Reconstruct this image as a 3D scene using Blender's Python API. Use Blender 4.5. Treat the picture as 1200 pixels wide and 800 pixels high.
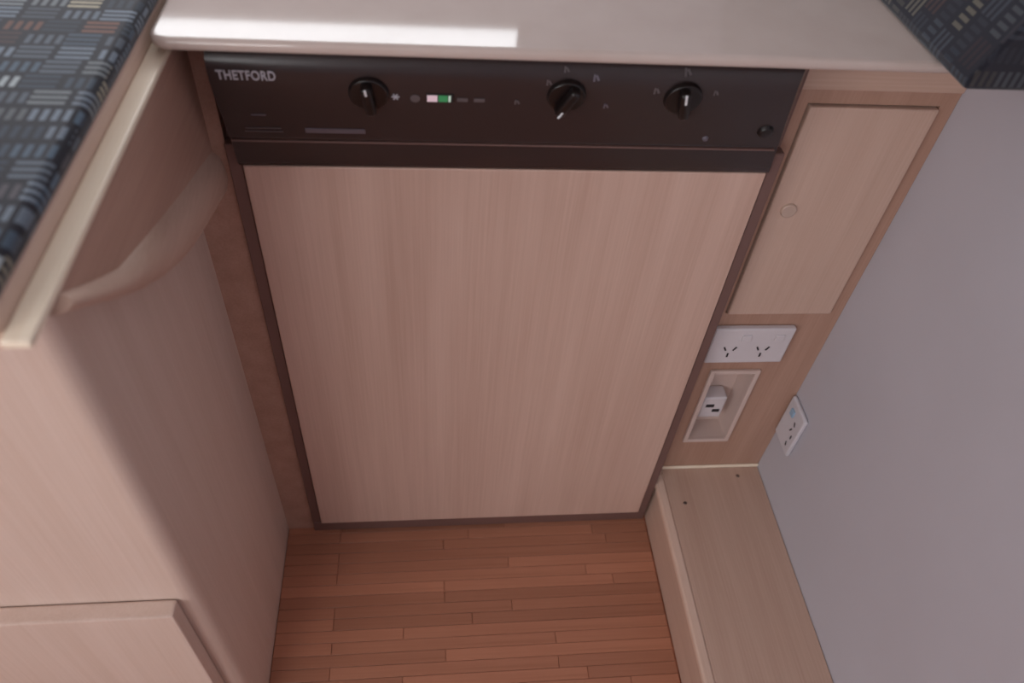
import bpy, bmesh, math, random
from mathutils import Vector, Matrix
random.seed(7)
S = bpy.context.scene
for o in list(bpy.data.objects): bpy.data.objects.remove(o)
COL = S.collection

# ------------------------------------------------------------------ camera
F, CX, CY, CZ = 889.3, -.0819, -.6083, 1.095
YAW, PITCH, ROLL = .1594, .8199, .1069
cam = bpy.data.cameras.new('camera'); cam_o = bpy.data.objects.new('camera', cam); COL.objects.link(cam_o)
cam.sensor_width = 36; cam.lens = F / 1200 * 36; cam.clip_start = .01
fw = Vector((math.sin(YAW)*math.cos(PITCH), math.cos(YAW)*math.cos(PITCH), -math.sin(PITCH)))
rt = Vector((math.cos(YAW), -math.sin(YAW), 0)); up = rt.cross(fw)
r2 = math.cos(ROLL)*rt + math.sin(ROLL)*up; u2 = -math.sin(ROLL)*rt + math.cos(ROLL)*up
M3 = Matrix((r2, u2, -fw)).transposed()
cam_o.matrix_world = Matrix.Translation((CX, CY, CZ)) @ M3.to_4x4()
cam.dof.use_dof = True; cam.dof.focus_distance = .86; cam.dof.aperture_fstop = 4.5
S.camera = cam_o

# ------------------------------------------------------------------ daylight
w = bpy.data.worlds.new('sky'); S.world = w; w.use_nodes = True
w.node_tree.nodes['Background'].inputs[0].default_value = (.80, .88, 1, 1)
w.node_tree.nodes['Background'].inputs[1].default_value = .9
def area(name, loc, target, sx, sy, power, color):
    l = bpy.data.lights.new(name, 'AREA'); l.shape = 'RECTANGLE'; l.size = sx; l.size_y = sy
    l.energy = power; l.color = color
    o = bpy.data.objects.new(name, l); COL.objects.link(o); o.location = loc
    o.rotation_euler = (Vector(target) - Vector(loc)).to_track_quat('-Z', 'Y').to_euler()
    return o
BX0, BX1, BZ0, BZ1 = -1.05, .09, 1.103, 1.53       # back window opening
LY0, LY1, LZ0, LZ1 = -2.25, -1.1, .95, 1.7 # left window opening
FX0, FX1, FZ0, FZ1 = -1.66, -.75, .95, 1.7 # window in the wall behind the camera
area('daylight_back', ((BX0+BX1)/2, .675, (BZ0+BZ1)/2), ((BX0+BX1)/2, 0, (BZ0+BZ1)/2), BX1-BX0, BZ1-BZ0, 9, (.95, .98, 1))
area('daylight_left', (-1.775, (LY0+LY1)/2, (LZ0+LZ1)/2), (0, (LY0+LY1)/2, (LZ0+LZ1)/2), LY1-LY0, LZ1-LZ0, 20, (1, .985, .975))
area('daylight_front', ((FX0+FX1)/2, -2.475, (FZ0+FZ1)/2), ((FX0+FX1)/2, 0, (FZ0+FZ1)/2), FX1-FX0, FZ1-FZ0, 20, (1, .985, .975))
S.view_settings.view_transform = 'Standard'; S.view_settings.look = 'None'
S.view_settings.gamma = 1; S.view_settings.use_curve_mapping = False
S.view_settings.exposure = -0.1

# ------------------------------------------------------------------ materials
def lin(c):
    return tuple((v/255/12.92 if v/255 <= .04045 else ((v/255+.055)/1.055)**2.4) for v in c) + (1,)
def mat(name, c, rough=.5, metal=0, spec=.5, emit=None, coat=0):
    m = bpy.data.materials.new(name); m.use_nodes = True
    b = m.node_tree.nodes['Principled BSDF']
    b.inputs['Base Color'].default_value = lin(c); b.inputs['Roughness'].default_value = rough
    b.inputs['Metallic'].default_value = metal; b.inputs['Specular IOR Level'].default_value = spec
    b.inputs['Coat Weight'].default_value = coat
    if emit:
        b.inputs['Emission Color'].default_value = lin(emit[0]); b.inputs['Emission Strength'].default_value = emit[1]
    return m
def speckle(m, c1, c2, scale=60, bump=0):
    nt = m.node_tree; b = nt.nodes['Principled BSDF']
    tc = nt.nodes.new('ShaderNodeTexCoord'); n = nt.nodes.new('ShaderNodeTexNoise'); n.inputs['Scale'].default_value = scale
    r = nt.nodes.new('ShaderNodeMix'); r.data_type = 'RGBA'
    r.inputs[6].default_value = lin(c1); r.inputs[7].default_value = lin(c2)
    nt.links.new(tc.outputs['Object'], n.inputs['Vector']); nt.links.new(n.outputs['Fac'], r.inputs[0])
    nt.links.new(r.outputs[2], b.inputs['Base Color'])
    if bump:
        bp = nt.nodes.new('ShaderNodeBump'); bp.inputs['Strength'].default_value = bump; bp.inputs['Distance'].default_value = .001
        nt.links.new(n.outputs['Fac'], bp.inputs['Height']); nt.links.new(bp.outputs['Normal'], b.inputs['Normal'])
    return m
def wood(name, c1, c2, axis='z', rough=.45, fine=420, coat=0, spec=.4):
    """laminate with fine straight grain running along one axis"""
    m = mat(name, c1, rough, spec=spec, coat=coat); nt = m.node_tree; b = nt.nodes['Principled BSDF']
    tc = nt.nodes.new('ShaderNodeTexCoord'); mp = nt.nodes.new('ShaderNodeMapping')
    sc = [fine]*3; sc['xyz'.index(axis)] = fine/60; mp.inputs['Scale'].default_value = sc
    n1 = nt.nodes.new('ShaderNodeTexNoise'); n1.inputs['Scale'].default_value = 1; n1.inputs['Detail'].default_value = 3
    mp2 = nt.nodes.new('ShaderNodeMapping'); sc2 = [38]*3; sc2['xyz'.index(axis)] = 1.6; mp2.inputs['Scale'].default_value = sc2
    n2 = nt.nodes.new('ShaderNodeTexNoise'); n2.inputs['Scale'].default_value = 1; n2.inputs['Detail'].default_value = 2
    nt.links.new(tc.outputs['Object'], mp.inputs['Vector']); nt.links.new(tc.outputs['Object'], mp2.inputs['Vector'])
    nt.links.new(mp.outputs[0], n1.inputs['Vector']); nt.links.new(mp2.outputs[0], n2.inputs['Vector'])
    ad = nt.nodes.new('ShaderNodeMath'); ad.operation = 'MULTIPLY_ADD'; ad.inputs[1].default_value = .45
    nt.links.new(n1.outputs['Fac'], ad.inputs[0])
    sc3 = nt.nodes.new('ShaderNodeMath'); sc3.operation = 'MULTIPLY'; sc3.inputs[1].default_value = .55
    nt.links.new(n2.outputs['Fac'], sc3.inputs[0]); nt.links.new(sc3.outputs[0], ad.inputs[2])
    rp = nt.nodes.new('ShaderNodeValToRGB')
    rp.color_ramp.elements[0].position = .32; rp.color_ramp.elements[0].color = lin(c2)
    rp.color_ramp.elements[1].position = .66; rp.color_ramp.elements[1].color = lin(c1)
    nt.links.new(ad.outputs[0], rp.inputs[0]); nt.links.new(rp.outputs[0], b.inputs['Base Color'])
    return m
LIGHT, DARKG = (208, 177, 163), (194, 161, 146)
M = {}
M['door_wood'] = wood('fridge_door_laminate', LIGHT, DARKG, 'z')
M['wood_z'] = wood('beige_laminate_upright', (204, 175, 160), (192, 161, 145), 'z')
M['wood_y'] = wood('beige_laminate_lengthwise', (202, 172, 156), (188, 156, 139), 'y')
M['wood_x'] = wood('beige_laminate_crosswise', (202, 172, 156), (188, 156, 139), 'x')
M['frame_wood'] = wood('tan_frame_laminate', (182, 146, 128), (164, 127, 109), 'z')
M['brown_wood'] = wood('tan_panel_laminate', (186, 150, 134), (168, 131, 115), 'y')
M['lip_wood'] = wood('pale_solid_timber', (250, 236, 216), (240, 222, 198), 'y', rough=.4)
M['base_wood'] = wood('pale_cream_laminate', (217, 194, 182), (207, 182, 168), 'z')
M['trim_wood'] = wood('pale_trim_laminate', (222, 194, 178), (208, 178, 160), 'y', rough=.4)
M['counter'] = speckle(mat('glossy_counter_laminate', (206, 192, 186), .06, spec=.5), (200, 184, 177), (190, 172, 164), 25)
M['black'] = mat('black_gloss_plastic', (54, 44, 44), .25, spec=.5)
M['knob'] = mat('black_satin_plastic', (24, 18, 18), .3)
M['frame_dark'] = mat('dark_brown_trim', (112, 84, 78), .45)
M['seal'] = mat('black_rubber', (34, 26, 25), .7)
M['letter'] = mat('pale_grey_print', (190, 190, 200), .5)
M['faint'] = mat('dim_grey_print', (96, 88, 90), .5)
M['white_print'] = mat('white_print', (225, 228, 232), .4)
M['silver'] = mat('dull_silver_label', (112, 106, 116), .4, metal=.3)
M['green'] = mat('green_indicator', (60, 140, 90), .3, emit=((60, 150, 95), .25))
M['pink'] = mat('pale_pink_indicator', (220, 195, 205), .3, emit=((230, 205, 215), .3))
M['glass_white'] = mat('pale_indicator', (190, 215, 200), .3, emit=((200, 225, 210), .3))
M['white_plastic'] = speckle(mat('white_plastic', (212, 205, 209), .35), (214, 207, 211), (206, 199, 203), 30)
M['cream_plastic'] = mat('cream_plastic', (206, 184, 176), .4)
M['slot'] = mat('dark_slot', (40, 34, 38), .7)
M['blue'] = mat('pale_blue_button', (150, 180, 205), .4)
M['wall'] = speckle(mat('pale_grey_wall_board', (205, 196, 204), .5, spec=.35), (194, 192, 201), (187, 184, 192), 9)
M['ceiling'] = speckle(mat('white_ceiling_board', (226, 222, 218), .6), (228, 224, 220), (220, 216, 212), 12)
M['wall_plate'] = mat('grey_white_plastic', (206, 203, 210), .4)
M['steel'] = mat('steel_screw', (120, 110, 105), .35, metal=.9)
M['knob_wood'] = mat('satin_nickel', (196, 172, 158), .35, metal=.2)
M['alu'] = mat('aluminium_window_frame', (200, 200, 202), .35, metal=.6)

def plank_mat():
    m = wood('bamboo_strip', (190, 132, 106), (168, 112, 87), 'x', rough=.42, fine=300)
    nt = m.node_tree; b = nt.nodes['Principled BSDF']; src = b.inputs['Base Color'].links[0].from_socket
    oi = nt.nodes.new('ShaderNodeObjectInfo'); mr = nt.nodes.new('ShaderNodeMapRange')
    mr.inputs['To Min'].default_value = .82; mr.inputs['To Max'].default_value = 1.12
    nt.links.new(oi.outputs['Random'], mr.inputs['Value'])
    mx = nt.nodes.new('ShaderNodeVectorMath'); mx.operation = 'SCALE'
    nt.links.new(src, mx.inputs[0]); nt.links.new(mr.outputs[0], mx.inputs['Scale']); nt.links.new(mx.outputs[0], b.inputs['Base Color'])
    return m
M['plank'] = plank_mat()
def floor_mat():
    m = mat('bamboo_strip_floor', (180, 116, 90), .45); nt = m.node_tree; b = nt.nodes['Principled BSDF']
    tc = nt.nodes.new('ShaderNodeTexCoord'); br = nt.nodes.new('ShaderNodeTexBrick')
    br.inputs['Color1'].default_value = lin((190, 122, 92)); br.inputs['Color2'].default_value = lin((150, 92, 68))
    br.inputs['Mortar'].default_value = lin((120, 74, 56)); br.inputs['Scale'].default_value = 1
    br.inputs['Brick Width'].default_value = .25; br.inputs['Row Height'].default_value = .0172; br.inputs['Mortar Size'].default_value = .0003
    nt.links.new(tc.outputs['Object'], br.inputs['Vector']); nt.links.new(br.outputs['Color'], b.inputs['Base Color'])
    return m
M['floor'] = floor_mat()

def fabric_mat(name, strength):
    """dark navy upholstery woven with groups of short bars; ax = the two surface axes"""
    m = mat(name, (30, 30, 38), .85, spec=.25); nt = m.node_tree; b = nt.nodes['Principled BSDF']; L = nt.links.new
    b.inputs['Sheen Weight'].default_value = .25
    def math_(op, a, b_=None, c=None):
        n = nt.nodes.new('ShaderNodeMath'); n.operation = op
        for i, v in enumerate((a, b_, c)):
            if v is None: continue
            if isinstance(v, (int, float)): n.inputs[i].default_value = v
            else: L(v, n.inputs[i])
        return n.outputs[0]
    tc = nt.nodes.new('ShaderNodeTexCoord'); sp = nt.nodes.new('ShaderNodeSeparateXYZ'); L(tc.outputs['UV'], sp.inputs[0])
    u, v = sp.outputs[0], sp.outputs[1]
    cw, ch = .026, .019
    vr = math_('DIVIDE', v, ch); row = math_('FLOOR', vr); fv = math_('FRACT', vr)
    off = nt.nodes.new('ShaderNodeTexWhiteNoise'); off.noise_dimensions = '1D'; L(row, off.inputs['W'])
    ur = math_('ADD', math_('DIVIDE', u, cw), off.outputs['Value']); colm = math_('FLOOR', ur); fu = math_('FRACT', ur)
    cv = nt.nodes.new('ShaderNodeCombineXYZ'); L(colm, cv.inputs[0]); L(row, cv.inputs[1])
    wn = nt.nodes.new('ShaderNodeTexWhiteNoise'); wn.noise_dimensions = '2D'; L(cv.outputs[0], wn.inputs['Vector'])
    cs = nt.nodes.new('ShaderNodeSeparateColor'); L(wn.outputs['Color'], cs.inputs[0])
    horiz = math_('GREATER_THAN', cs.outputs[0], .5)
    # bars along v in one kind of cell, along u in the other
    bu = math_('GREATER_THAN', math_('FRACT', math_('MULTIPLY', fu, 4)), .45)
    bv = math_('GREATER_THAN', math_('FRACT', math_('MULTIPLY', fv, 3)), .5)
    inv = math_('MULTIPLY', math_('GREATER_THAN', fv, .2), math_('LESS_THAN', fv, .86))
    inu = math_('MULTIPLY', math_('GREATER_THAN', fu, .08), math_('LESS_THAN', fu, .92))
    A = math_('MULTIPLY', math_('MULTIPLY', bu, inv), math_('SUBTRACT', 1, horiz))
    B = math_('MULTIPLY', math_('MULTIPLY', bv, inu), horiz)
    mask = math_('MULTIPLY', math_('ADD', A, B), math_('MULTIPLY_ADD', cs.outputs[1], .8*strength, .2*strength))
    rp = nt.nodes.new('ShaderNodeValToRGB'); rp.color_ramp.interpolation = 'CONSTANT'
    cols = [(0, (120, 132, 146)), (.35, (165, 174, 178)), (.55, (86, 104, 122)), (.72, (205, 195, 168)), (.85, (128, 88, 74)), (.93, (104, 98, 104))]
    rp.color_ramp.elements[0].color = lin(cols[0][1]); rp.color_ramp.elements[1].position = cols[1][0]; rp.color_ramp.elements[1].color = lin(cols[1][1])
    for p, c in cols[2:]:
        e = rp.color_ramp.elements.new(p); e.color = lin(c)
    L(cs.outputs[2], rp.inputs[0])
    mx = nt.nodes.new('ShaderNodeMix'); mx.data_type = 'RGBA'; mx.inputs[6].default_value = lin((30, 30, 40))
    L(mask, mx.inputs[0]); L(rp.outputs[0], mx.inputs[7]); L(mx.outputs[2], b.inputs['Base Color'])
    bp = nt.nodes.new('ShaderNodeBump'); bp.inputs['Strength'].default_value = .4; bp.inputs['Distance'].default_value = .001
    L(mask, bp.inputs['Height']); L(bp.outputs['Normal'], b.inputs['Normal'])
    return m
M['fabric'] = fabric_mat('patterned_navy_upholstery', 1)
M['fabric_shaded'] = fabric_mat('shaded_navy_upholstery', .17)  # same upholstery, bars dimmed to put the backrest's shade into the colour
def pane_mat():
    m = bpy.data.materials.new('window_pane'); m.use_nodes = True; nt = m.node_tree; nt.nodes.clear()
    o = nt.nodes.new('ShaderNodeOutputMaterial'); mx = nt.nodes.new('ShaderNodeMixShader'); mx.inputs[0].default_value = .06
    t = nt.nodes.new('ShaderNodeBsdfTransparent'); g = nt.nodes.new('ShaderNodeBsdfGlossy'); g.inputs['Roughness'].default_value = .02
    nt.links.new(t.outputs[0], mx.inputs[1]); nt.links.new(g.outputs[0], mx.inputs[2]); nt.links.new(mx.outputs[0], o.inputs[0])
    return m
M['pane'] = pane_mat()

# ------------------------------------------------------------------ mesh helpers (world coordinates)
BASE = {}
def empty(name, loc, label, cat, group=None):
    o = bpy.data.objects.new(name, None); COL.objects.link(o); o.location = loc; o.empty_display_size = .05
    BASE[o] = Vector(loc); o['label'] = label; o['category'] = cat
    if group: o['group'] = group
    return o
def link(name, bm, m, parent=None, base=None, smooth=False, label=None, cat=None, kind=None):
    me = bpy.data.meshes.new(name); o = bpy.data.objects.new(name, me); COL.objects.link(o)
    if parent is not None:
        b = BASE[parent]; o.parent = parent
    else:
        b = Vector(base) if base else Vector((0, 0, 0)); o.location = b
    BASE[o] = b
    bmesh.ops.translate(bm, verts=bm.verts, vec=-b)
    bmesh.ops.recalc_face_normals(bm, faces=bm.faces)
    bm.to_mesh(me); bm.free(); me.materials.append(M[m] if isinstance(m, str) else m)
    if smooth:
        me.set_sharp_from_angle(angle=math.radians(38))
        for p in me.polygons: p.use_smooth = max(abs(c) for c in p.normal) < .9999
    if label: o['label'] = label
    if cat: o['category'] = cat
    if kind: o['kind'] = kind
    return o
def box(x0, x1, y0, y1, z0, z1, bev=0, seg=2, bm=None):
    t = bmesh.new()
    bmesh.ops.create_cube(t, size=1)
    for v in t.verts:
        v.co = ((x0+x1)/2+v.co.x*(x1-x0), (y0+y1)/2+v.co.y*(y1-y0), (z0+z1)/2+v.co.z*(z1-z0))
    if bev: bmesh.ops.bevel(t, geom=t.edges[:], offset=bev, segments=seg, affect='EDGES', profile=.5)
    return merge(bm, t)
def merge(bm, t):
    if bm is None: return t
    me = bpy.data.meshes.new('tmp'); t.to_mesh(me); t.free(); bm.from_mesh(me); bpy.data.meshes.remove(me)
    return bm
def prism(pts, axis, a, b, bev=0, seg=2):
    """extrude a 2-D outline along an axis from a to b"""
    t = bmesh.new()
    def mk(p, h):
        return {'x': (h, p[0], p[1]), 'y': (p[0], h, p[1]), 'z': (p[0], p[1], h)}[axis]
    A = [t.verts.new(mk(p, a)) for p in pts]; B = [t.verts.new(mk(p, b)) for p in pts]
    t.faces.new(A); t.faces.new(B[::-1])
    n = len(pts)
    for i in range(n): t.faces.new((A[i], B[i], B[(i+1) % n], A[(i+1) % n]))
    bmesh.ops.recalc_face_normals(t, faces=t.faces)
    if bev:
        ed = [e for e in t.edges if e.calc_face_angle(0) > .6]
        bmesh.ops.bevel(t, geom=ed, offset=bev, segments=seg, affect='EDGES', profile=.5)
    return t
def disc(r0, r1, h, seg=28, bev=0):
    t = bmesh.new(); bmesh.ops.create_cone(t, cap_ends=True, segments=seg, radius1=r0, radius2=r1, depth=h)
    bmesh.ops.translate(t, verts=t.verts, vec=(0, 0, h/2))
    if bev:
        ed = [e for e in t.edges if all(abs(v.co.z-h) < 1e-6 for v in e.verts)]
        bmesh.ops.bevel(t, geom=ed, offset=bev, segments=3, affect='EDGES', profile=.5)
    return t
def xf(bm, mtx):
    bmesh.ops.transform(bm, matrix=mtx, verts=bm.verts); return bm
def frame_mtx(p, x, n):
    x = Vector(x).normalized(); n = Vector(n).normalized(); y = n.cross(x)
    return Matrix.Translation(p) @ Matrix((x, y, n)).transposed().to_4x4()

# ------------------------------------------------------------------ room shell
XW = .436; YB = .62; XL = -1.72; YF = -2.42; ZC = 1.95
floor = link('floor', box(XL, XW, YF, YB, -.04, -.003), 'floor', kind='structure')
planks = {}
def plank_mesh(L):
    k = round(L, 2)
    if k not in planks:
        b = box(0, k-.0006, 0, .0166, -.0028, 0, .0005, 1)
        me = bpy.data.meshes.new('plank'); b.to_mesh(me); b.free(); me.materials.append(M['plank']); planks[k] = me
    return planks[k], k
row = 0; y = .03
while y > -.62:
    y -= .0172; row += 1
    x = -.303 if y > -.30 else -.72
    end = .268
    first = True
    while x < end-.03:
        L = random.choice([.20, .26, .32, .38, .46])
        if first: L = random.choice([.08, .12, .18, .24]); first = False
        if x+L > end-.05: L = end-x
        me, k = plank_mesh(min(L, end-x))
        p = bpy.data.objects.new('plank', me); COL.objects.link(p); p.parent = floor; p.location = (x, y, random.uniform(-.0002, 0))
        x += k
link('ceiling', box(XL, XW, YF, YB, ZC, ZC+.03), 'ceiling', kind='structure')
link('wall_right', box(XW, XW+.03, YF, YB, -.04, ZC+.03), 'wall', kind='structure')
def holed(axis, a, b, u0, u1, z0, z1, h):
    bm = None
    for (p0, p1, q0, q1) in ((u0, h[0], z0, z1), (h[1], u1, z0, z1), (h[0], h[1], z0, h[2]), (h[0], h[1], h[3], z1)):
        bm = box(*((a, b, p0, p1) if axis == 'x' else (p0, p1, a, b)), q0, q1, bm=bm)
    return bm
link('wall_back', holed('y', YB, YB+.03, XL-.03, XW+.03, -.04, ZC+.03, (BX0, BX1, BZ0, BZ1)), 'wall', kind='structure')
link('wall_left', holed('x', XL-.03, XL, YF, YB, -.04, ZC+.03, (LY0, LY1, LZ0, LZ1)), 'wall', kind='structure')
link('wall_front', holed('y', YF-.03, YF, XL-.03, XW+.03, -.04, ZC+.03, (FX0, FX1, FZ0, FZ1)), 'wall', kind='structure')
def window(n, axis, c, u0, u1, z0, z1):
    d = .012; bm = None
    def bb(p0, p1, q0, q1, e, bm=None):
        return box(*((c-e, c+e, p0, p1) if axis == 'x' else (p0, p1, c-e, c+e)), q0, q1, bm=bm)
    t = .02
    bm = bb(u0, u0+t, z0, z1, d); bm = bb(u1-t, u1, z0, z1, d, bm); bm = bb(u0+t, u1-t, z0, z0+t, d, bm); bm = bb(u0+t, u1-t, z1-t, z1, d, bm)
    f = link('window_%d' % n, bm, 'alu', kind='structure')
    link('pane', bb(u0+t, u1-t, z0+t, z1-t, .0015), 'pane', parent=f)
window(1, 'y', YB+.014, BX0, BX1, BZ0, BZ1)
window(2, 'x', XL-.014, LY0, LY1, LZ0, LZ1)
window(3, 'y', YF-.014, FX0, FX1, FZ0, FZ1)

# ------------------------------------------------------------------ countertop
def counter_outline():
    x0, x1, y0, y1, r = -.285, XW-.001, -.056, YB-.001, .016
    pts = [(x0+r-r*math.cos(a), y0+r-r*math.sin(a)) for a in [i*math.pi/2/6 for i in range(7)]]
    return pts + [(x1, y0), (x1, y1), (x0, y1)]
link('countertop', prism(counter_outline(), 'z', .8132, .8232, .0042, 4), 'counter', base=(0, .25, .8132), smooth=True,
     label='glossy pale beige countertop with rounded front edge above the fridge', cat='countertop')

# ------------------------------------------------------------------ refrigerator
fr = empty('refrigerator', (0, 0, 0), 'built-in fridge with beige wood-grain door and black control panel', 'fridge')
link('body', box(-.262, .262, .012, .52, .0, .8128), 'frame_dark', fr)
link('door', box(-.25, .25, -.004, .011, .03, .6795, .002), 'door_wood', fr, smooth=True, label='pale pinkish-beige wood-grain door panel')
fb = box(-.263, -.2505, -.001, .0115, .0297, .70, .001, 1)
fb = box(.2505, .263, -.001, .0115, .0297, .70, .001, 1, fb)
fb = box(-.263, .263, -.001, .0115, .004, .0295, .001, 1, fb)
link('door_frame', fb, 'frame_dark', fr, label='thin dark brown trim around the door')
# bulging control panel: profile in (y, z)
prof = [(-.018, .8128), (-.0275, .8075), (-.0345, .798), (-.0362, .788), (-.0352, .779), (-.0318, .766), (-.0265, .750), (-.0205, .734), (-.0150, .7175), (-.0150, .7155), (-.0125, .7135), (-.0105, .700), (-.0065, .685), (-.004, .6805)]
ppts = prof + [(.012, .6805), (.012, .8128)]
pbm = prism(ppts, 'x', -.2525, .2515)
for v in pbm.verts:
    if v.co.x > 0: v.co.x -= max(0, -v.co.y-.004)*.62
panel = link('control_panel', pbm, 'black', fr, smooth=True, label='glossy black bulging control panel')
def psurf(z):
    for (y0, z0), (y1, z1) in zip(prof, prof[1:]):
        if z1 <= z <= z0 and z0 != z1:
            t = (z0-z)/(z0-z1); n = Vector((0, -(z0-z1), -(y1-y0))).normalized()
            return y0+(y1-y0)*t, n
    return -.02, Vector((0, -1, 0))
def pm(x, z, rot=0):
    yy, n = psurf(z)
    return frame_mtx(Vector((x, yy, z)), (1, 0, 0), n) @ Matrix.Rotation(rot, 4, 'Z')
def pbox(name, x, z, sx, sz, m, rot=0, h=.0008, parent=None, bm=None, only=False):
    b = xf(box(-sx/2, sx/2, -sz/2, sz/2, -.0006, h), pm(x, z, rot))
    b = merge(bm, b)
    return b if only else link(name, b, m, parent or panel)
def textmesh(body, size):
    c = bpy.data.curves.new('t', 'FONT'); c.body = body; c.size = size; c.extrude = .0003; c.offset = size*.018
    c.align_x = 'LEFT'; c.align_y = 'CENTER'; c.space_character = 1.08
    o = bpy.data.objects.new('t', c); COL.objects.link(o); dg = bpy.context.evaluated_depsgraph_get()
    me = o.evaluated_get(dg).to_mesh(); b = bmesh.new(); b.from_mesh(me); o.evaluated_get(dg).to_mesh_clear()
    bpy.data.objects.remove(o); bpy.data.curves.remove(c)
    return b
tb = textmesh('THETFORD', .0098)
xs = [v.co.x for v in tb.verts]; k = .045/(max(xs)-min(xs))
xf(tb, Matrix.Scale(k, 4, (1, 0, 0)) @ Matrix.Scale(1.2, 4, (0, 1, 0))); xf(tb, pm(-.2455, .7855) @ Matrix.Translation((0, 0, .0006)))
link('lettering', tb, 'letter', panel, label='pale grey capital letters THETFORD')
# knobs: round skirt, bar grip and a white pointer
def knob(x, z, rot, lab, pl=.006):
    mt = pm(x, z, rot)
    b = disc(.0165, .0155, .004, 32, .001)
    g = box(-.0045, .0045, -.0145, .0145, .003, .0135, .003, 3); b = merge(b, g)
    kn = link('knob', xf(b, mt), 'knob', fr, smooth=True, label=lab)
    link('pointer', xf(box(-.001, .001, .0135-pl, .0148, .0125, .0140, .0004, 1), mt), 'white_print', kn, label='white pointer mark')
knob(-.129, .772, .12, 'black selector knob beside the lit display', .005)
knob(.034, .7745, math.pi-.45, 'black thermostat knob in the middle of the panel')
knob(.134, .775, .2, 'black knob nearest the right end of the panel', .009)
# dial marks
for (x, z, s, m) in ((.030, .7975, .005, 'faint'), (.055, .7915, .006, 'silver'), (.0165, .7865, .005, 'faint'), (.0685, .764, .005, 'silver'), (-.008, .766, .005, 'faint'),
                     (.108, .7815, .006, 'faint'), (.131, .798, .007, 'faint'), (.160, .781, .005, 'faint')):
    b = pbox('', x, z, s*.25, s, m, 0, only=True); b = pbox('', x+s*.45, z, s*.3, s*.8, m, .5, bm=b, only=True)
    link('dial_mark', b, m, panel)
bm = None
for i in range(3): bm = pbox('', -.1075, .7685, .0065, .0009, 'letter', i*math.pi/3, bm=bm, only=True)
link('snowflake_mark', bm, 'letter', panel, label='small grey snowflake symbol')
bm = disc(.004, .004, .0006, 24); link('lamp_mark', xf(bm, pm(-.0915, .7672)), 'faint', panel)
ds = link('display', xf(box(-.0115, .0115, -.0045, .0045, -.0004, .0010, .0004, 1), pm(-.071, .7685)), 'seal', fr, label='small lit indicator window')
pbox('indicator', -.0775, .7685, .0085, .0065, 'pink', h=.0016, parent=ds)
pbox('indicator', -.0685, .7685, .0075, .0065, 'green', h=.0016, parent=ds)
pbox('indicator', -.0632, .7685, .0020, .0065, 'glass_white', h=.0016, parent=ds)
for x in (-.0525, -.0385): pbox('symbol', x, .767, .009, .0035, 'faint')
pbox('label_strip', -.161, .7265, .051, .0052, 'silver', h=.0008)
pbox('label_line', -.2215, .7245, .032, .0008, 'faint'); pbox('label_line', -.2215, .7285, .030, .0008, 'faint'); pbox('label_line', -.222, .7445, .012, .001, 'silver')
link('highlight_ridge', box(-.2515, .2425, -.0165, -.010, .7125, .7142, .0006, 1), 'silver' if 0 else 'frame_dark', panel)  # lighter bar paints the highlight along the panel's crease
link('lock_button', xf(disc(.0075, .006, .004, 24, .001), pm(.2235, .7375)), 'knob', fr, smooth=True)
link('stud', xf(disc(.003, .002, .002, 16), pm(.171, .726)), 'silver', fr)

# ------------------------------------------------------------------ narrow cabinet right of the fridge
YC = .03
sc = empty('narrow_cabinet', (.352, YC, 0), 'narrow tan cabinet between fridge and grey wall, with small upper door', 'cabinet')
bm = box(.268, .283, YC, YC+.016, .106, .8128)
for b in ((.4195, .4355, .106, .8128), (.283, .4195, .737, .8128), (.283, .4195, .340, .4505), (.283, .297, .184, .340), (.360, .4195, .184, .340), (.283, .4195, .106, .184)):
    bm = box(b[0], b[1], YC, YC+.016, b[2], b[3], bm=bm)
link('face_frame', bm, 'frame_wood', sc)
link('side_panel', box(.2665, .268, YC-.0, .45, .0, .8128), 'frame_wood', sc)
link('top_rail', box(.268, .4355, YC-.003, YC-.0002, .752, .8128, .0015), 'wood_x', sc, smooth=True)
dr = link('door', box(.2845, .418, YC-.005, YC+.011, .452, .7355, .0018), 'wood_z', sc, smooth=True, label='small pale wood-grain door')
kb = xf(disc(.009, .0085, .003, 28, .001), frame_mtx(Vector((.3055, YC-.005, .613)), (1, 0, 0), (0, -1, 0)))
link('knob', kb, 'knob_wood', dr, smooth=True, label='round satin push-button knob')
link('base_strip', box(.268, .4355, YC-.003, YC, .106, .112, .001, 1), 'lip_wood', sc)

# double power outlet on that cabinet
po = empty('double_power_outlet', (.3285, YC, .398), 'white double power outlet on the tan cabinet face beneath the small door', 'power outlet')
link('plate', box(.2755, .3815, YC-.009, YC-.0002, .3655, .4300, .0025, 3), 'white_plastic', po, smooth=True)
for cx in (.303, .347):
    link('rocker_switch', box(cx+.010, cx+.022, YC-.0115, YC-.0085, .4085, .4195, .001), 'white_plastic', po, smooth=True)
    for dx, dz, rot in ((-.0065, .0035, .5), (.0065, .0035, -.5), (0, -.0085, 0)):
        b = xf(box(-.0011, .0011, -.0036, .0036, -.0004, .0004), frame_mtx(Vector((cx+dx, YC-.0092, .3905+dz)), (1, 0, 0), (0, -1, 0)) @ Matrix.Rotation(rot, 4, 'Z'))
        link('pin_slot', b, 'slot', po)

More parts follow.
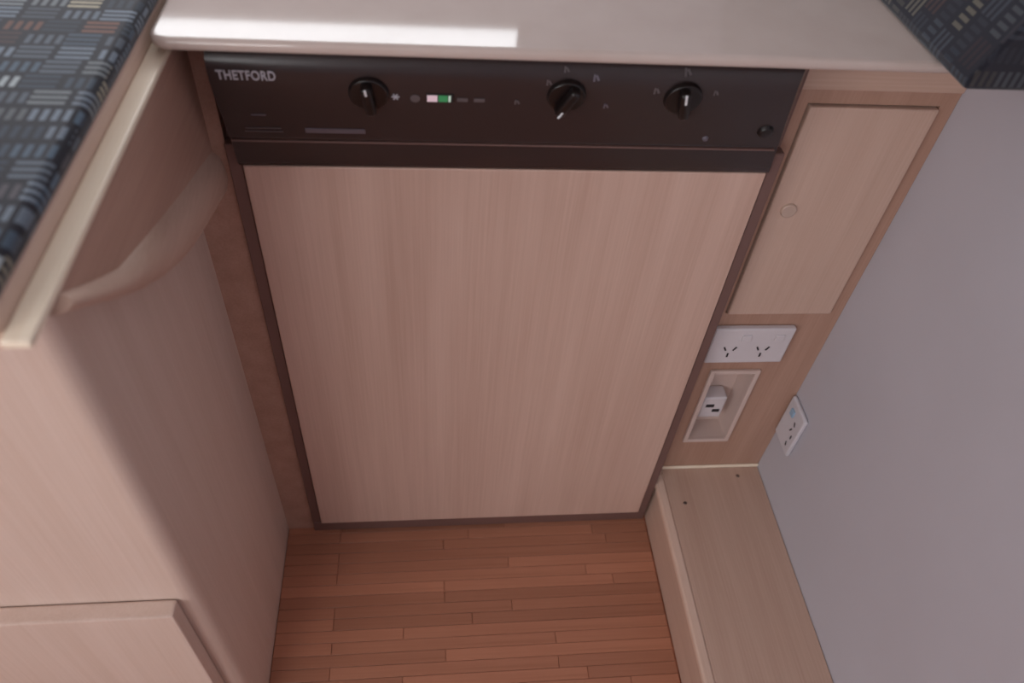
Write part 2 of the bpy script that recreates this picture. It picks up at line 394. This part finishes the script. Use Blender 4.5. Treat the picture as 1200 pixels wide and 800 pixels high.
# recessed socket in the same cabinet
rs = empty('recessed_socket', (.3285, YC, .262), 'recessed cream box with small socket in the tan cabinet below the outlet', 'socket')
bx0, bx1, bz0, bz1, t = .2935, .3635, .1805, .3435, .0065
bm = box(bx0, bx0+t, YC-.005, YC-.0002, bz0, bz1, .0012); bm = box(bx1-t, bx1, YC-.005, YC-.0002, bz0, bz1, .0012, bm=bm)
bm = box(bx0+t-.001, bx1-t+.001, YC-.005, YC-.0002, bz0, bz0+t, .0012, bm=bm); bm = box(bx0+t-.001, bx1-t+.001, YC-.005, YC-.0002, bz1-t, bz1, .0012, bm=bm)
link('bezel', bm, 'cream_plastic', rs, smooth=True)
D = .034; ix0, ix1, iz0, iz1 = .299, .358, .186, .338
bm = box(.2975, ix0, YC-.003, YC+D, iz0, iz1); bm = box(ix1, .3595, YC-.003, YC+D, iz0, iz1, bm=bm)
bm = box(.2975, .3595, YC-.003, YC+D, .1845, iz0, bm=bm); bm = box(.2975, .3595, YC-.003, YC+D, iz1, .3395, bm=bm)
link('recess_wall', bm, 'cream_plastic', rs)
link('back_plate', box(.2975, .3595, YC+D, YC+D+.003, .1845, .3395), 'cream_plastic', rs)
so = link('socket_block', box(.309, .343, YC+.010, YC+D-.0002, .222, .268, .003, 3), 'white_plastic', rs, smooth=True, label='white socket block')
for x, z, sx, sz in ((.321, .250, .012, .006), (.332, .239, .011, .006)):
    link('pin_slot', box(x-sx/2, x+sx/2, YC+.0094, YC+.0103, z-sz/2, z+sz/2), 'slot', so)

# ------------------------------------------------------------------ small outlet on the right wall
wo = empty('wall_outlet', (XW, .005, .25), 'small white outlet on the grey right wall above the low box', 'power outlet')
link('plate', box(XW-.007, XW-.0002, -.022, .027, .206, .288, .003, 3), 'wall_plate', wo, smooth=True)
link('switch_button', box(XW-.0095, XW-.0065, .004, .014, .264, .276, .001), 'blue', wo, smooth=True)
for y_, z_, r_ in ((-.006, .262, .5), (-.004, .248, -.4), (-.012, .240, 0), (-.009, .222, .3)):
    b = xf(box(-.001, .001, -.0035, .0035, -.0004, .0004), frame_mtx(Vector((XW-.0072, y_, z_)), (0, -1, 0), (-1, 0, 0)) @ Matrix.Rotation(r_, 4, 'Z'))
    link('pin_slot', b, 'slot', wo)

# ------------------------------------------------------------------ low box along the right wall
lb = empty('low_box', (.35, -.5, 0), 'low beige wood-grain box on the floor along the grey right wall', 'box')
link('side_board', box(.269, .280, -1.2, .0295, -.003, .098), 'wood_y', lb)
link('lid', box(.2785, .4355, -1.2, .0295, .090, .105, .001, 1), 'wood_y', lb)
link('edge_trim', box(.2635, .2795, -1.2, .0295, .094, .1065, .004, 3), 'trim_wood', lb, smooth=True, label='pale rounded edge strip')
for x, y_ in ((.302, -.033), (.398, .012)):
    link('screw', xf(disc(.003, .0025, .0008, 16), Matrix.Translation((x, y_, .1048))), 'steel', lb)

# ------------------------------------------------------------------ bed base on the left
bb = empty('bed_base', (-.6, -.1, 0), 'tan wooden bed base left of the fridge with curved moulding and pale front', 'bed base')
def body_outline():
    x1, x0, y0, y1, r = -.304, XL+.001, -.278, .60, .014
    pts = [(x1-r+r*math.sin(a), y0+r-r*math.cos(a)) for a in [i*math.pi/2/8 for i in range(9)]]
    return pts + [(x1, y1), (x0, y1), (x0, y0)]
link('body', prism(body_outline(), 'z', -.003, .795), 'base_wood', bb, smooth=True)
link('locker_door', box(-.80, -.321, -.2965, -.2785, .06, .384, .0025), 'base_wood', bb, smooth=True, label='pale locker door with square edges')
link('filler_strip', box(-.304, -.2635, .006, .02, -.003, .80), 'brown_wood', bb)
link('bed_board', box(XL+.001, -.2905, -.335, .60, .795, .8195, .002), 'trim_wood', bb, smooth=True, label='beige board edge under the cushion')
# curved side bracket: outline in (y, z)
outer = [(.075, .622), (-.0, .640), (-.043, .651), (-.103, .667), (-.140, .682), (-.176, .700), (-.212, .722), (-.246, .746), (-.272, .766), (-.295, .784), (-.312, .797)]
inner = [(.075, .668), (-.0, .690), (-.043, .702), (-.085, .713), (-.125, .725), (-.165, .737), (-.200, .748), (-.233, .759), (-.260, .775), (-.280, .788), (-.300, .8015)]
link('side_panel', prism([(.075, .8065)] + [(.075, .64)] + [((a[0]+b[0])/2, (a[1]+b[1])/2) for a, b in zip(outer, inner)] + [(-.332, .8065)], 'x', -.2895, -.2765), 'brown_wood', bb, label='tan vertical panel with curved lower edge')
link('panel_lip', box(-.2905, -.2757, -.340, .07, .8015, .8069, .0015, 3), 'lip_wood', bb, smooth=True, label='pale timber edge strip')
def moulding():
    t = bmesh.new(); rows = []; K = 8
    for (o, i) in zip(outer, inner):
        ring = []
        for k in range(K+1):
            s = k/K; a = math.pi*s
            d = .0085*math.sin(a)**.6 if 0 < s < 1 else 0
            ring.append(t.verts.new((-.2768+d, o[0]+(i[0]-o[0])*s, o[1]+(i[1]-o[1])*s)))
        ring.append(t.verts.new((-.2895, i[0], i[1]))); ring.append(t.verts.new((-.2895, o[0], o[1])))
        rows.append(ring)
    n = len(rows[0])
    for a, b in zip(rows, rows[1:]):
        for k in range(n): t.faces.new((a[k], a[(k+1) % n], b[(k+1) % n], b[k]))
    t.faces.new(rows[0]); t.faces.new(rows[-1][::-1])
    return t
link('curved_moulding', moulding(), 'wood_y', bb, smooth=True, label='beige rounded moulding sweeping up in a curve')

# ------------------------------------------------------------------ cushions
def add_uv(o, fn):
    me = o.data; uv = me.uv_layers.new(name='UVMap')
    for p in me.polygons:
        for li in p.loop_indices: uv.data[li].uv = fn(me.vertices[me.loops[li].vertex_index].co, p.normal)
def uvfn(co, n):
    if abs(n.z) > .7: return (co.x, co.y)
    if abs(n.x) > abs(n.y): return (co.z, co.y)
    return (co.x, co.z)
c1 = link('seat_cushion', box(XL+.002, -.2885, -.332, .6, .8197, .8345, .006, 3), 'fabric', base=(-.6, 0, .8197), smooth=True,
          label='dark navy bar-patterned cushion lying on the bed base at left', cat='cushion')
add_uv(c1, uvfn)
pr = [(.329, .8242), (.334, .8234), (.4345, .8234), (.4345, 1.12), (.428, 1.13), (.414, 1.13), (.404, 1.12), (.376, .95), (.350, .880), (.329, .832)]
c2 = link('backrest_cushion', prism(pr, 'y', -.100, .58, .004, 3), 'fabric_shaded', base=(.39, 0, .8234), smooth=True,
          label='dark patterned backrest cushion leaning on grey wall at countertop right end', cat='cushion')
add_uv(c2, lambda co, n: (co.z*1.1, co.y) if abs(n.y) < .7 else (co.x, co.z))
